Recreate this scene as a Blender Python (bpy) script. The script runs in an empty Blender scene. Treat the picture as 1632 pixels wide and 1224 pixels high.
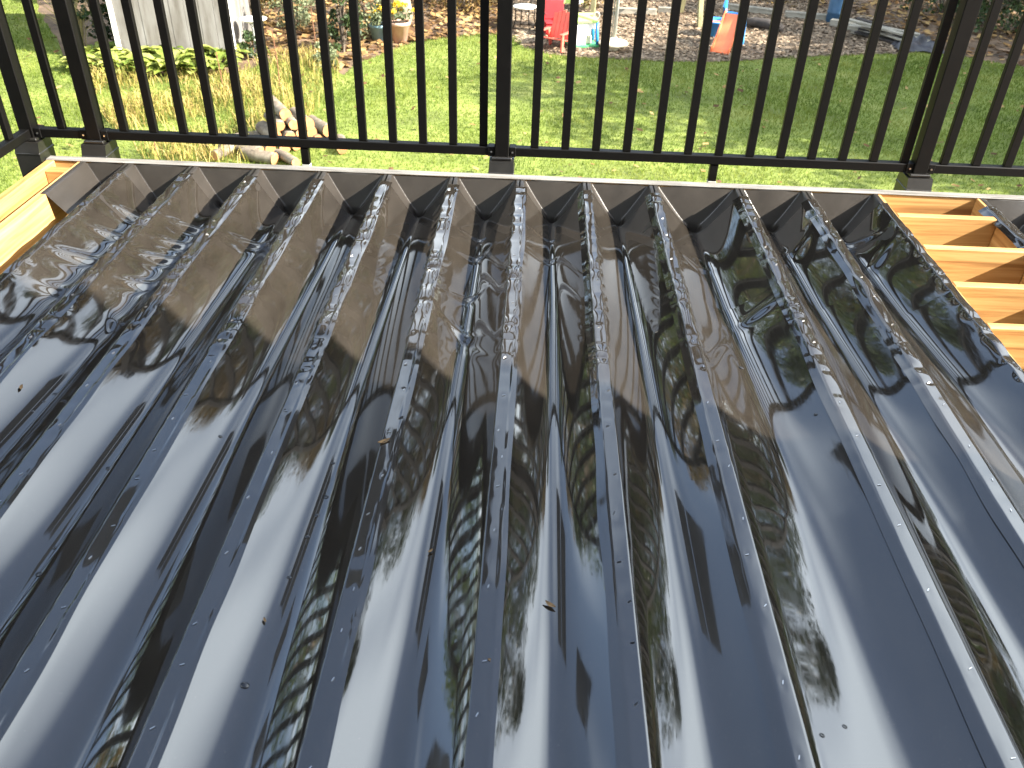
import bpy, math, random
import numpy as np
from mathutils import Matrix, Vector
random.seed(7); RNG = np.random.default_rng(7)
SC = bpy.context.scene
COL = SC.collection
# ------------------------------------------------------------------ camera
F_PX, PITCH, YAW, ROLL = 1350.0, 0.61345, -0.01726, 0.03462
CAM = np.array([2.192, -3.7273, 1.4729])
_F = np.array([math.sin(YAW)*math.cos(PITCH), math.cos(YAW)*math.cos(PITCH), -math.sin(PITCH)])
_R0 = np.array([math.cos(YAW), -math.sin(YAW), 0.0]); _U0 = np.cross(_R0, _F)
_R = math.cos(ROLL)*_R0 + math.sin(ROLL)*_U0; _U = -math.sin(ROLL)*_R0 + math.cos(ROLL)*_U0
cd = bpy.data.cameras.new('camera'); cam = bpy.data.objects.new('camera', cd); COL.objects.link(cam)
cd.sensor_width = 36; cd.lens = 36*F_PX/1632; cd.clip_end = 2000; cd.clip_start = 0.05
cd.dof.use_dof = True; cd.dof.focus_distance = 2.9; cd.dof.aperture_fstop = 6.5
m = Matrix.Identity(4)
for i in range(3):
    m[i][0], m[i][1], m[i][2], m[i][3] = _R[i], _U[i], -_F[i], CAM[i]
cam.matrix_world = m
SC.camera = cam
SC.render.resolution_x, SC.render.resolution_y = 1024, 768
# ------------------------------------------------------------------ sky, sun, exposure
SUN = np.array([1.0, -0.258, 0.64]); SUN /= np.linalg.norm(SUN)
CLOUD_AT = (7.4, 2.8, 0.0)
w = bpy.data.worlds.new('World'); SC.world = w; w.use_nodes = True
nt = w.node_tree; bg = nt.nodes['Background']
sky = nt.nodes.new('ShaderNodeTexSky'); sky.sky_type = 'NISHITA'; sky.sun_disc = False
sky.sun_elevation = math.asin(SUN[2]); sky.sun_rotation = math.atan2(SUN[0], SUN[1])
sky.air_density = 1.0; sky.dust_density = 2.5; sky.ozone_density = 1.0; sky.altitude = 200
bg.inputs[1].default_value = 0.085
def wn(t, **kw):
    n = nt.nodes.new(t)
    for k, v in kw.items(): setattr(n, k, v)
    return n
# soft broken fair-weather cloud over the whole sky, on a flat layer
tcw = wn('ShaderNodeTexCoord'); sep = wn('ShaderNodeSeparateXYZ'); nt.links.new(tcw.outputs['Generated'], sep.inputs[0])
zz = wn('ShaderNodeMath', operation='MAXIMUM'); nt.links.new(sep.outputs[2], zz.inputs[0]); zz.inputs[1].default_value = 0.0
za = wn('ShaderNodeMath', operation='ADD'); nt.links.new(zz.outputs[0], za.inputs[0]); za.inputs[1].default_value = 0.25
cmb = wn('ShaderNodeCombineXYZ')
for i in range(2):
    dv = wn('ShaderNodeMath', operation='DIVIDE'); nt.links.new(sep.outputs[i], dv.inputs[0]); nt.links.new(za.outputs[0], dv.inputs[1]); nt.links.new(dv.outputs[0], cmb.inputs[i])
cmap = wn('ShaderNodeMapping'); nt.links.new(cmb.outputs[0], cmap.inputs[0]); cmap.inputs['Location'].default_value = CLOUD_AT; cmap.inputs['Scale'].default_value = (1.5, 1.1, 1)
cno = wn('ShaderNodeTexNoise'); cno.inputs['Scale'].default_value = 1.0; cno.inputs['Detail'].default_value = 2.0; cno.inputs['Roughness'].default_value = .4; nt.links.new(cmap.outputs[0], cno.inputs['Vector'])
crr = wn('ShaderNodeMapRange', interpolation_type='SMOOTHSTEP'); nt.links.new(cno.outputs[0], crr.inputs[0]); crr.inputs[1].default_value = .40; crr.inputs[2].default_value = .70; crr.inputs[3].default_value = .04; crr.inputs[4].default_value = .92
cmx = wn('ShaderNodeMix', data_type='RGBA'); nt.links.new(crr.outputs[0], cmx.inputs['Factor']); nt.links.new(sky.outputs[0], cmx.inputs['A']); cmx.inputs['B'].default_value = (9.9, 11.0, 11.9, 1)
nt.links.new(cmx.outputs['Result'], bg.inputs[0])
sl = bpy.data.lights.new('sun', 'SUN'); sun = bpy.data.objects.new('sun', sl); COL.objects.link(sun)
sl.energy = 5.0; sl.angle = math.radians(0.53); sl.color = (1.0, 0.93, 0.82)
sun.rotation_euler = Vector((-SUN).tolist()).to_track_quat('-Z', 'Y').to_euler()
sun.location = (20, -6, 14)
SC.view_settings.view_transform = 'Standard'; SC.view_settings.look = 'None'
SC.view_settings.gamma = 1.0; SC.view_settings.exposure = 2.4
# ------------------------------------------------------------------ helpers
GZ = -2.6                                   # yard level; joist tops are z = 0, rim face y = 0
def ground(px, py, z=GZ):
    """yard point under a photograph pixel (a direction), met with the ground plane"""
    d = _F + _R*(px-816)/F_PX - _U*(py-612)/F_PX
    t = (z-CAM[2])/d[2]
    p = CAM + t*d
    return float(p[0]), float(p[1])
def tag(o, label=None, cat=None, group=None, kind=None):
    if label: o['label'] = label
    if cat: o['category'] = cat
    if group: o['group'] = group
    if kind: o['kind'] = kind
    return o
def empty(name, loc=(0, 0, 0), rz=0.0):
    o = bpy.data.objects.new(name, None); COL.objects.link(o); o.location = loc; o.rotation_euler[2] = rz
    o.empty_display_size = 0.1
    return o
def mesh(name, V, Fc, mat, parent=None, smooth=False, loc=None, rz=0.0):
    me = bpy.data.meshes.new(name)
    me.from_pydata([tuple(map(float, v)) for v in V], [], Fc)
    if mat: me.materials.append(mat)
    if smooth: me.polygons.foreach_set('use_smooth', [True]*len(me.polygons))
    me.update()
    return link(name, me, parent, loc, rz)
def link(name, me, parent=None, loc=None, rz=0.0):
    o = bpy.data.objects.new(name, me); COL.objects.link(o)
    if parent: o.parent = parent
    if loc is not None: o.location = loc
    o.rotation_euler[2] = rz
    return o
def fastmesh(name, V, Q, mat, parent=None, smooth=False):
    """numpy vertices (n,3) and faces (m,k), all faces of the same size"""
    V = np.ascontiguousarray(V, dtype=np.float32); Q = np.ascontiguousarray(Q, dtype=np.int32)
    me = bpy.data.meshes.new(name); k = Q.shape[1]
    me.vertices.add(len(V)); me.vertices.foreach_set('co', V.ravel())
    me.loops.add(Q.size); me.loops.foreach_set('vertex_index', Q.ravel())
    me.polygons.add(len(Q)); me.polygons.foreach_set('loop_start', np.arange(0, Q.size, k, dtype=np.int32))
    me.polygons.foreach_set('loop_total', np.full(len(Q), k, dtype=np.int32))
    if smooth: me.polygons.foreach_set('use_smooth', np.ones(len(Q), dtype=bool))
    me.update(calc_edges=True); me.validate()
    if mat: me.materials.append(mat)
    return link(name, me, parent)
class MB:
    """collects pieces of one part"""
    def __init__(s): s.V = []; s.F = []
    def add(s, V, Fc):
        n = len(s.V); s.V += [tuple(map(float, v)) for v in V]; s.F += [tuple(i+n for i in f) for f in Fc]; return s
    def box(s, x0, x1, y0, y1, z0, z1, b=0.0, M=None):
        if b <= 0:
            V = [(x, y, z) for z in (z0, z1) for y in (y0, y1) for x in (x0, x1)]
            Fc = [(0, 2, 3, 1), (4, 5, 7, 6), (0, 1, 5, 4), (2, 6, 7, 3), (0, 4, 6, 2), (1, 3, 7, 5)]
        else:
            V = []; Fc = []
            lo = (x0, y0, z0); hi = (x1, y1, z1); idx = {}
            for cx in (0, 1):
                for cy in (0, 1):
                    for cz in (0, 1):
                        c = (cx, cy, cz)
                        for ax in range(3):
                            p = []
                            for k in range(3):
                                e = hi[k] if c[k] else lo[k]
                                if k != ax: e += -b if c[k] else b
                                p.append(e)
                            idx[c, ax] = len(V); V.append(tuple(p))
            for ax in range(3):
                o = [k for k in range(3) if k != ax]
                for sd in (0, 1):
                    q = []
                    for (a, bb) in ((0, 0), (1, 0), (1, 1), (0, 1)):
                        c = [0, 0, 0]; c[ax] = sd; c[o[0]] = a; c[o[1]] = bb; q.append(idx[tuple(c), ax])
                    Fc.append(tuple(q))
            for ax in range(3):
                o = [k for k in range(3) if k != ax]
                for a in (0, 1):
                    for bb in (0, 1):
                        c0 = [0, 0, 0]; c1 = [0, 0, 0]; c1[ax] = 1
                        for c in (c0, c1): c[o[0]] = a; c[o[1]] = bb
                        Fc.append((idx[tuple(c0), o[0]], idx[tuple(c1), o[0]], idx[tuple(c1), o[1]], idx[tuple(c0), o[1]]))
            for cx in (0, 1):
                for cy in (0, 1):
                    for cz in (0, 1):
                        Fc.append(tuple(idx[(cx, cy, cz), a] for a in range(3)))
        if M is not None: V = [tuple(M @ Vector(v)) for v in V]
        return s.add(V, Fc)
    def tube(s, pts, rad, n=8, cap=True):
        pts = [Vector(p) for p in pts]
        if not hasattr(rad, '__len__'): rad = [rad]*len(pts)
        V = []; Fc = []; up = Vector((0.31, 0.17, 0.93))
        for i, p in enumerate(pts):
            d = (pts[min(i+1, len(pts)-1)]-pts[max(i-1, 0)]).normalized()
            a = d.cross(up)
            if a.length < 1e-3: a = d.cross(Vector((1, 0, 0)))
            a.normalize(); b = d.cross(a)
            for k in range(n):
                t = 2*math.pi*k/n; V.append(p + (a*math.cos(t)+b*math.sin(t))*rad[i])
        for i in range(len(pts)-1):
            for k in range(n):
                k2 = (k+1) % n; Fc.append((i*n+k, i*n+k2, (i+1)*n+k2, (i+1)*n+k))
        if cap: Fc += [tuple(range(n-1, -1, -1)), tuple(range((len(pts)-1)*n, len(pts)*n))]
        return s.add(V, Fc)
    def lathe(s, prof, n=20, c=(0, 0, 0)):
        V = []; Fc = []
        for r, z in prof:
            for k in range(n):
                t = 2*math.pi*k/n; V.append((c[0]+r*math.cos(t), c[1]+r*math.sin(t), c[2]+z))
        for i in range(len(prof)-1):
            for k in range(n):
                k2 = (k+1) % n; Fc.append((i*n+k, i*n+k2, (i+1)*n+k2, (i+1)*n+k))
        return s.add(V, Fc)
    def prism(s, poly, x0, x1):
        """polygon in (y,z) swept along x"""
        n = len(poly)
        V = [(x0, y, z) for y, z in poly]+[(x1, y, z) for y, z in poly]
        Fc = [tuple(range(n)), tuple(range(2*n-1, n-1, -1))]+[(i, i+n, (i+1) % n+n, (i+1) % n) for i in range(n)]
        return s.add(V, Fc)
    def build(s, name, mat, parent=None, smooth=False, loc=None, rz=0.0):
        return mesh(name, s.V, s.F, mat, parent, smooth, loc, rz)
def sines(x, y, seed, fx, fy, n=9):
    """smooth pseudo noise about -1..1"""
    r = np.random.default_rng(seed); o = np.zeros(np.broadcast(x, y).shape)
    for i in range(n):
        a = r.uniform(.45, 1.5); b = r.uniform(.45, 1.5)*r.choice([-1, 1]); p = r.uniform(0, 6.28)
        o = o + np.sin(x*fx*a + y*fy*b + p)
    return o/math.sqrt(n)
def smooth01(t):
    t = np.clip(t, 0, 1); return t*t*(3-2*t)
# ------------------------------------------------------------------ materials
def mat(name, cols, scale=(6, 6, 6), rough=0.7, bump=0.0, bscale=None, detail=6, spec=0.5, metallic=0.0,
        island=None, ior=None, dist=0.0, translucent=0.0, coord='Object', pos=None):
    m = bpy.data.materials.new(name); m.use_nodes = True; n = m.node_tree.nodes; l = m.node_tree.links
    p = n['Principled BSDF']; p.inputs['Roughness'].default_value = rough; p.inputs['Metallic'].default_value = metallic
    p.inputs['Specular IOR Level'].default_value = spec
    if ior: p.inputs['IOR'].default_value = ior
    tc = n.new('ShaderNodeTexCoord'); mp = n.new('ShaderNodeMapping'); l.new(tc.outputs[coord], mp.inputs[0])
    mp.inputs['Scale'].default_value = scale
    nz = n.new('ShaderNodeTexNoise'); nz.inputs['Scale'].default_value = 1; nz.inputs['Detail'].default_value = detail
    nz.inputs['Roughness'].default_value = 0.62; nz.inputs['Distortion'].default_value = dist
    l.new(mp.outputs[0], nz.inputs['Vector'])
    cr = n.new('ShaderNodeValToRGB'); e = cr.color_ramp.elements
    k = len(cols)
    while len(e) < k: e.new(0.5)
    for i, c in enumerate(cols):
        e[i].position = (pos[i] if pos else (0.3+0.4*i/(k-1) if k > 1 else .5)); e[i].color = (*c, 1)
    fac = nz.outputs[0]
    if island:
        g = n.new('ShaderNodeNewGeometry'); mx = n.new('ShaderNodeMath'); mx.operation = 'MULTIPLY_ADD'
        l.new(g.outputs['Random Per Island'], mx.inputs[0]); mx.inputs[1].default_value = island
        sb = n.new('ShaderNodeMath'); sb.operation = 'SUBTRACT'; l.new(fac, sb.inputs[0]); sb.inputs[1].default_value = island/2
        l.new(sb.outputs[0], mx.inputs[2]); fac = mx.outputs[0]
    l.new(fac, cr.inputs[0]); l.new(cr.outputs[0], p.inputs['Base Color'])
    if bump > 0:
        bm = n.new('ShaderNodeBump'); bm.inputs['Strength'].default_value = 0.6; bm.inputs['Distance'].default_value = bump
        src = nz.outputs[0]
        if bscale:
            mp2 = n.new('ShaderNodeMapping'); mp2.inputs['Scale'].default_value = bscale; l.new(tc.outputs[coord], mp2.inputs[0])
            nb = n.new('ShaderNodeTexNoise'); nb.inputs['Scale'].default_value = 1; nb.inputs['Detail'].default_value = 5
            l.new(mp2.outputs[0], nb.inputs['Vector']); src = nb.outputs[0]
        l.new(src, bm.inputs['Height']); l.new(bm.outputs[0], p.inputs['Normal'])
    if translucent > 0:
        tr = n.new('ShaderNodeBsdfTranslucent'); l.new(cr.outputs[0], tr.inputs[0])
        ms = n.new('ShaderNodeMixShader'); ms.inputs[0].default_value = translucent
        out = n['Material Output']; l.new(p.outputs[0], ms.inputs[1]); l.new(tr.outputs[0], ms.inputs[2]); l.new(ms.outputs[0], out.inputs[0])
    return m
M = {}
M['lawn'] = mat('lawn', [(.09, .11, .02), (.15, .19, .03), (.22, .24, .055)], (1.1, 1.1, 1.1), .9, .02, (30, 30, 30), 9)
M['grass'] = mat('grass_blades', [(.085, .135, .02), (.16, .22, .034), (.27, .29, .065)], (.8, .8, .8), .6, island=.2, translucent=.5, spec=.25)
M['weeds'] = mat('weed_blades', [(.15, .18, .035), (.32, .27, .07), (.42, .31, .12)], (1.5, 1.5, 1.5), .7, island=.5, translucent=.3, spec=.2)
M['litter'] = mat('leaf_litter_floor', [(.05, .033, .02), (.13, .085, .05), (.22, .14, .08)], (2.5, 2.5, 2.5), .9, .03, (25, 25, 25), 10)
M['mulch'] = mat('mulch_floor', [(.12, .085, .055), (.20, .15, .10), (.27, .21, .145)], (5, 5, 5), .95, .02, (40, 40, 40), 10)
M['chips'] = mat('wood_chips', [(.12, .085, .055), (.21, .155, .105), (.29, .225, .155)], (2, 2, 2), .9, island=.6, spec=.2)
M['leaves_brown'] = mat('fallen_leaves', [(.09, .05, .025), (.23, .13, .05), (.36, .24, .10)], (2, 2, 2), .8, island=.7, translucent=.2, spec=.2)
M['sand'] = mat('sand', [(.33, .28, .2), (.48, .42, .31)], (9, 9, 9), .95, .01)
M['concrete'] = mat('concrete', [(.22, .21, .2), (.33, .32, .3)], (3, 3, 3), .9, .004, (40, 40, 40))
M['joist'] = mat('treated_pine_along', [(.22, .10, .028), (.42, .235, .08), (.54, .34, .135)], (34, 1.3, 34), .65, .0012, (90, 4, 90), 6, spec=.3, dist=.6)
M['rim'] = mat('treated_pine_across', [(.21, .095, .027), (.40, .22, .073), (.52, .32, .125)], (1.3, 34, 34), .65, .0012, (4, 90, 90), 6, spec=.3, dist=.6)
M['oldwood'] = mat('weathered_wood', [(.12, .11, .085), (.27, .25, .20), (.40, .37, .30)], (3, 14, 14), .9, .004, (20, 60, 60))
M['swingwood'] = mat('green_stained_wood', [(.14, .13, .06), (.27, .25, .13)], (8, 8, 2), .85, .004, (40, 40, 6))
M['rail'] = mat('black_painted_aluminium', [(.0015, .0014, .0013), (.003, .0027, .0024)], (20, 20, 20), .5, .0003, (300, 300, 300), spec=.16)
M['bracket'] = mat('black_cast_bracket', [(.006, .0057, .0054), (.014, .013, .0115)], (18, 18, 18), .38, .0006, (120, 120, 120))
M['steel'] = mat('staple_steel', [(.6, .6, .6), (.75, .75, .75)], (50, 50, 50), .3, metallic=1.0)
M['bark'] = mat('bark', [(.045, .035, .027), (.12, .095, .072), (.2, .17, .13)], (6, 6, 2), .95, .03, (14, 14, 4))
M['palebark'] = mat('pale_bark', [(.25, .2, .14), (.42, .36, .27)], (6, 6, 2), .95, .02, (14, 14, 4))
M['leaf_a'] = mat('leaves_mid_green', [(.03, .06, .012), (.06, .10, .022), (.11, .13, .035)], (.6, .6, .6), .5, island=.4, translucent=.3, spec=.3)
M['leaf_b'] = mat('leaves_autumn', [(.07, .06, .018), (.15, .11, .03), (.24, .15, .05)], (.6, .6, .6), .5, island=.4, translucent=.3, spec=.3)
M['leaf_c'] = mat('leaves_dark', [(.02, .04, .014), (.038, .068, .02), (.065, .09, .03)], (.6, .6, .6), .45, island=.4, translucent=.2, spec=.4)
M['leaf_d'] = mat('leaves_grey_green', [(.08, .11, .05), (.15, .18, .09), (.22, .24, .13)], (2, 2, 2), .6, island=.4, translucent=.25)
M['hosta'] = mat('hosta_leaves', [(.13, .19, .03), (.24, .29, .055), (.36, .38, .11)], (3, 3, 3), .5, island=.4, translucent=.35, spec=.3)
M['straw'] = mat('straw_stems', [(.28, .24, .08), (.45, .36, .15)], (3, 3, 3), .7, island=.4)
M['shed'] = mat('pale_shed_boards', [(.085, .075, .062), (.15, .142, .13), (.20, .195, .185)], (7, 7, 1.2), .8, .002, (60, 60, 5))
M['white'] = mat('white_paint', [(.7, .69, .66), (.8, .79, .77)], (6, 6, 6), .6)
M['flash'] = mat('grey_flashing', [(.10, .095, .085), (.18, .17, .155), (.26, .25, .235)], (5, 60, 60), .5, .002, (30, 30, 30))
M['shingle'] = mat('shingle_roof', [(.05, .048, .045), (.11, .10, .095)], (12, 12, 12), .9, .01)
M['siding'] = mat('house_siding', [(.30, .30, .29), (.36, .36, .35)], (2, 2, 20), .75, .004, (2, 2, 30))
M['brick'] = mat('shade_block_stone', [(.17, .12, .09), (.26, .2, .16)], (9, 9, 14), .9, .01)
M['glass'] = mat('window_glass', [(.02, .022, .025), (.03, .032, .035)], (3, 3, 3), .05)
M['red'] = mat('red_plastic', [(.52, .02, .025), (.60, .03, .035)], (6, 6, 6), .45)
M['coral'] = mat('faded_red_plastic', [(.62, .09, .06), (.72, .14, .09)], (6, 6, 6), .5)
M['orange'] = mat('orange_plastic', [(.72, .15, .05), (.80, .20, .075)], (5, 5, 5), .45)
M['blue'] = mat('blue_plastic', [(.02, .20, .55), (.03, .27, .66)], (5, 5, 5), .4)
M['green'] = mat('green_plastic', [(.05, .33, .11), (.08, .40, .15)], (5, 5, 5), .45)
M['lime'] = mat('lime_plastic', [(.40, .60, .13), (.48, .68, .18)], (5, 5, 5), .45)
M['pink'] = mat('pink_plastic', [(.75, .10, .30), (.8, .14, .36)], (5, 5, 5), .45)
M['yellow'] = mat('yellow_petals', [(.75, .5, .02), (.85, .65, .05)], (9, 9, 9), .6, island=.4, translucent=.3)
M['cream'] = mat('cream_plastic', [(.66, .60, .42), (.75, .70, .52)], (6, 6, 6), .6)
M['greypole'] = mat('grey_metal_pole', [(.33, .33, .30), (.42, .42, .39)], (6, 6, 6), .4, metallic=.2)
M['terracotta'] = mat('pale_terracotta', [(.50, .30, .2), (.62, .42, .31)], (9, 9, 9), .85, .002)
M['bluepot'] = mat('blue_glazed_pot', [(.12, .22, .27), (.2, .31, .36)], (9, 9, 9), .3)
M['soil'] = mat('soil', [(.02, .014, .01), (.05, .036, .025)], (20, 20, 20), .95)
M['rust'] = mat('rusty_steel', [(.12, .05, .025), (.24, .11, .055)], (30, 30, 30), .9)
M['logbark'] = mat('log_bark', [(.06, .048, .035), (.15, .12, .085), (.26, .22, .165)], (9, 9, 9), .95, .008, (30, 30, 30))
M['logend'] = mat('sawn_log_end', [(.26, .10, .035), (.38, .17, .065), (.46, .26, .12)], (12, 12, 12), .85, .002, (60, 60, 60))
M['charcoal'] = mat('charred_wood', [(.02, .018, .016), (.06, .05, .045)], (9, 9, 9), .9, .006)
M['tarp'] = mat('grey_tarp', [(.025, .025, .03), (.055, .055, .062)], (6, 6, 6), .45, .01)
M['barrel'] = mat('faded_blue_plastic', [(.015, .06, .12), (.03, .09, .17)], (6, 6, 6), .5)
M['table_glass'] = mat('frosted_table_top', [(.5, .49, .44), (.6, .59, .54)], (6, 6, 6), .25)
M['deadleaf'] = mat('dead_leaf', [(.14, .08, .03), (.30, .18, .07)], (60, 60, 60), .7, translucent=.15)
def membrane_mat(name, base0, base1, rough, ior, rough2):
    """black liner film: clear gloss over black, thin film of brown dust that takes the sun"""
    m = bpy.data.materials.new(name); m.use_nodes = True; n = m.node_tree.nodes; l = m.node_tree.links
    p = n['Principled BSDF']; p.inputs['IOR'].default_value = ior
    tc = n.new('ShaderNodeTexCoord'); mp = n.new('ShaderNodeMapping'); l.new(tc.outputs['Object'], mp.inputs[0])
    mp.inputs['Scale'].default_value = (9, 3, 9)
    nz = n.new('ShaderNodeTexNoise'); nz.inputs['Scale'].default_value = 1; nz.inputs['Detail'].default_value = 9; nz.inputs['Roughness'].default_value = .68
    l.new(mp.outputs[0], nz.inputs['Vector'])
    cr = n.new('ShaderNodeValToRGB'); cr.color_ramp.elements[0].position = .32; cr.color_ramp.elements[1].position = .72
    cr.color_ramp.elements[0].color = (*base0, 1); cr.color_ramp.elements[1].color = (*base1, 1)
    l.new(nz.outputs[0], cr.inputs[0])
    vd = n.new('ShaderNodeTexNoise'); vd.inputs['Scale'].default_value = 230; vd.inputs['Detail'].default_value = 3; l.new(tc.outputs['Object'], vd.inputs['Vector'])
    vr = n.new('ShaderNodeMapRange'); vr.inputs[1].default_value = .66; vr.inputs[2].default_value = .76; vr.inputs[4].default_value = .7; l.new(vd.outputs[0], vr.inputs[0])
    dm_ = n.new('ShaderNodeMix'); dm_.data_type = 'RGBA'; l.new(vr.outputs[0], dm_.inputs['Factor']); l.new(cr.outputs[0], dm_.inputs['A']); dm_.inputs['B'].default_value = (.085, .07, .055, 1)
    l.new(dm_.outputs['Result'], p.inputs['Base Color'])
    mp2 = n.new('ShaderNodeMapping'); l.new(tc.outputs['Object'], mp2.inputs[0]); mp2.inputs['Scale'].default_value = (160, 14, 160)
    n2 = n.new('ShaderNodeTexNoise'); n2.inputs['Scale'].default_value = 1; n2.inputs['Detail'].default_value = 6; l.new(mp2.outputs[0], n2.inputs['Vector'])
    mr = n.new('ShaderNodeMapRange'); mr.inputs[1].default_value = .45; mr.inputs[2].default_value = .8
    mr.inputs[3].default_value = rough; mr.inputs[4].default_value = rough2; l.new(n2.outputs[0], mr.inputs[0]); l.new(mr.outputs[0], p.inputs['Roughness'])
    return m
M['film'] = membrane_mat('black_liner_film', (.0135, .0113, .009), (.0275, .0235, .019), .035, 1.95, .11)
M['funnel'] = membrane_mat('black_satin_plastic', (.020, .0175, .015), (.032, .028, .024), .28, 1.5, .40)
# ------------------------------------------------------------------ ground
def sheet(name, pts, z, mt, kind='structure', seed=0, jit=0.0):
    r = np.random.default_rng(seed); P = []
    n = len(pts)
    for i in range(n):
        a = np.array(pts[i]); b = np.array(pts[(i+1) % n]); k = max(1, int(np.linalg.norm(b-a)/.4)) if jit > 0 else 1
        k = min(k, 60)
        for j in range(k): P.append(a+(b-a)*j/k + r.normal(0, jit, 2)*(1 if jit > 0 else 0))
    o = mesh(name, [(x, y, z) for x, y in P], [tuple(range(len(P)))], mt)
    me = o.data
    tag(o, kind=kind)
    return o, [tuple(p) for p in P]
sheet('ground', [(-300, -300), (300, -300), (300, 300), (-300, 300)], GZ-.008, M['litter'])
lawn_px = [(1632, 106), (1545, 92), (1480, 82), (1440, 86), (1290, 89), (1160, 98), (1050, 97), (960, 93), (915, 90), (872, 86), (838, 76), (815, 60), (775, 54), (700, 62), (645, 72), (592, 92), (545, 118), (500, 90), (420, 100), (372, 118), (250, 124), (150, 118), (105, 90), (80, 40), (60, 10)]
lawn_pts = [(40, 17.5)]+[ground(*p) for p in lawn_px]+[(-13, 26), (-30, 26), (-30, -6), (40, -6)]
lawn_o, lawn_poly = sheet('lawn', lawn_pts, GZ-.004, M['lawn'], seed=1, jit=.05)
mul_px = [(815, 60), (838, 76), (872, 86), (915, 90), (960, 93), (1050, 97), (1160, 98), (1290, 89), (1440, 86), (1470, 60), (1400, 30), (1300, 10)]
mul_pts = [ground(*p) for p in mul_px]+[(9.5, 20), (3, 20.5), (1.2, 17.5)]
mul_o, mul_poly = sheet('mulch_bed', mul_pts, GZ, M['mulch'], seed=2, jit=.05)
sheet('sand_patch', [ground(*p) for p in [(818, 56), (822, 66), (850, 68), (868, 60), (862, 48), (835, 45)]], GZ+.004, M['sand'], seed=3, jit=.03)
sheet('patio', [(-.2, -4.4), (6, -4.4), (6, .6), (-.2, .6)], GZ+.004, M['concrete'])
def inside(poly, X, Y):
    r = np.zeros(len(X), bool); n = len(poly)
    for i in range(n):
        x1, y1 = poly[i]; x2, y2 = poly[(i+1) % n]
        c = ((y1 > Y) != (y2 > Y)) & (X < (x2-x1)*(Y-y1)/(y2-y1+1e-12)+x1)
        r ^= c
    return r
def blades(name, X, Y, h, wd, lean, mt, z0=GZ, seg=1):
    n = len(X); a = RNG.uniform(0, 6.28, n); b = RNG.uniform(0, 6.28, n); L = lean*RNG.uniform(.2, 1, n)*h
    dx, dy = np.cos(a)*wd/2, np.sin(a)*wd/2
    base = np.full(n, z0)
    if seg == 1:
        V = np.stack([np.stack([X-dx, Y-dy, base], 1), np.stack([X+dx, Y+dy, base], 1), np.stack([X+np.cos(b)*L, Y+np.sin(b)*L, base+h], 1)], 1).reshape(-1, 3)
        Q = np.arange(3*n).reshape(n, 3)
        return fastmesh(name, V, Q, mt)
    mx, my = X+np.cos(b)*L*.35, Y+np.sin(b)*L*.35
    V = np.stack([np.stack([X-dx, Y-dy, base], 1), np.stack([X+dx, Y+dy, base], 1), np.stack([mx+dx*.8, my+dy*.8, base+h*.62], 1), np.stack([mx-dx*.8, my-dy*.8, base+h*.62], 1),
                  np.stack([X+np.cos(b)*L+dx*.1, Y+np.sin(b)*L+dy*.1, base+h*(1-.3*lean)], 1), np.stack([X+np.cos(b)*L-dx*.1, Y+np.sin(b)*L-dy*.1, base+h*(1-.3*lean)], 1)], 1).reshape(-1, 3)
    i = np.arange(n)[:, None]*6
    Q = np.concatenate([i+np.array([[0, 1, 2, 3]]), i+np.array([[3, 2, 4, 5]])])
    return fastmesh(name, V, Q, mt)
def scatter(n, x0, x1, y0, y1, poly):
    X = RNG.uniform(x0, x1, n); Y = RNG.uniform(y0, y1, n); k = inside(poly, X, Y); return X[k], Y[k]
X, Y = scatter(330000, -11, 14, 4.6, 17.5, lawn_poly)
h = np.clip(.04+.012*sines(X, Y, 5, 1.5, 1.5)+RNG.normal(0, .008, len(X)), .015, .09)
tag(blades('lawn_grass', X, Y, h, .013, .9, M['grass']), 'short sunlit and shaded lawn grass covering the yard', 'grass', kind='stuff')
weed_poly = [ground(*p) for p in [(150, 118), (250, 124), (372, 118), (420, 96), (500, 86), (545, 112), (530, 150), (490, 190), (470, 235), (400, 262), (300, 272), (235, 262), (175, 200), (140, 150)]]
X, Y = scatter(26000, -6.5, 0, 5.5, 13.5, weed_poly)
k = (sines(X, Y, 8, 2.2, 2.2) + RNG.normal(0, .6, len(X))) > -.55; X, Y = X[k], Y[k]
tag(blades('tall_weeds', X, Y, np.clip(.23+.10*sines(X, Y, 9, 2, 2)+RNG.normal(0, .06, len(X)), .05, .5), .012, .9, M['weeds'], seg=2), 'yellowing knee-high weeds in the overgrown garden patch', 'weeds', kind='stuff')
def litter(name, n, poly, box, size, mt, z0, tilt=.5, asp=1.5):
    X, Y = scatter(n, *box, poly); n = len(X)
    a = RNG.uniform(0, 6.28, n); s = size*RNG.uniform(.5, 1.4, n); tx = RNG.uniform(-tilt, tilt, n); ty = RNG.uniform(-tilt, tilt, n)
    ux, uy = np.cos(a)*s*asp/2, np.sin(a)*s*asp/2; vx, vy = -np.sin(a)*s/2, np.cos(a)*s/2
    zb = z0+np.maximum(np.abs(tx), np.abs(ty))*s*1.0+.003
    c = []
    for p, q in ((-1, -.6), (.9, -1), (1, .7), (-.8, 1)):
        c.append(np.stack([X+p*ux+q*vx, Y+p*uy+q*vy, zb+p*tx*s/2+q*ty*s/2], 1))
    V = np.stack(c, 1).reshape(-1, 3)
    return fastmesh(name, V, np.arange(4*n).reshape(n, 4), mt)
tag(litter('mulch_chips', 60000, mul_poly, (0, 13, 12, 20), .032, M['chips'], GZ, .6, 1.9), 'tan wood chips spread over the play area', 'mulch', kind='stuff')
wood_poly = [ground(*p) for p in [(1632, 106), (1545, 92), (1480, 80), (1460, 60), (1400, 30), (1300, 8)]]+[(9, 21), (22, 24), (24, 16)]
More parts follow.
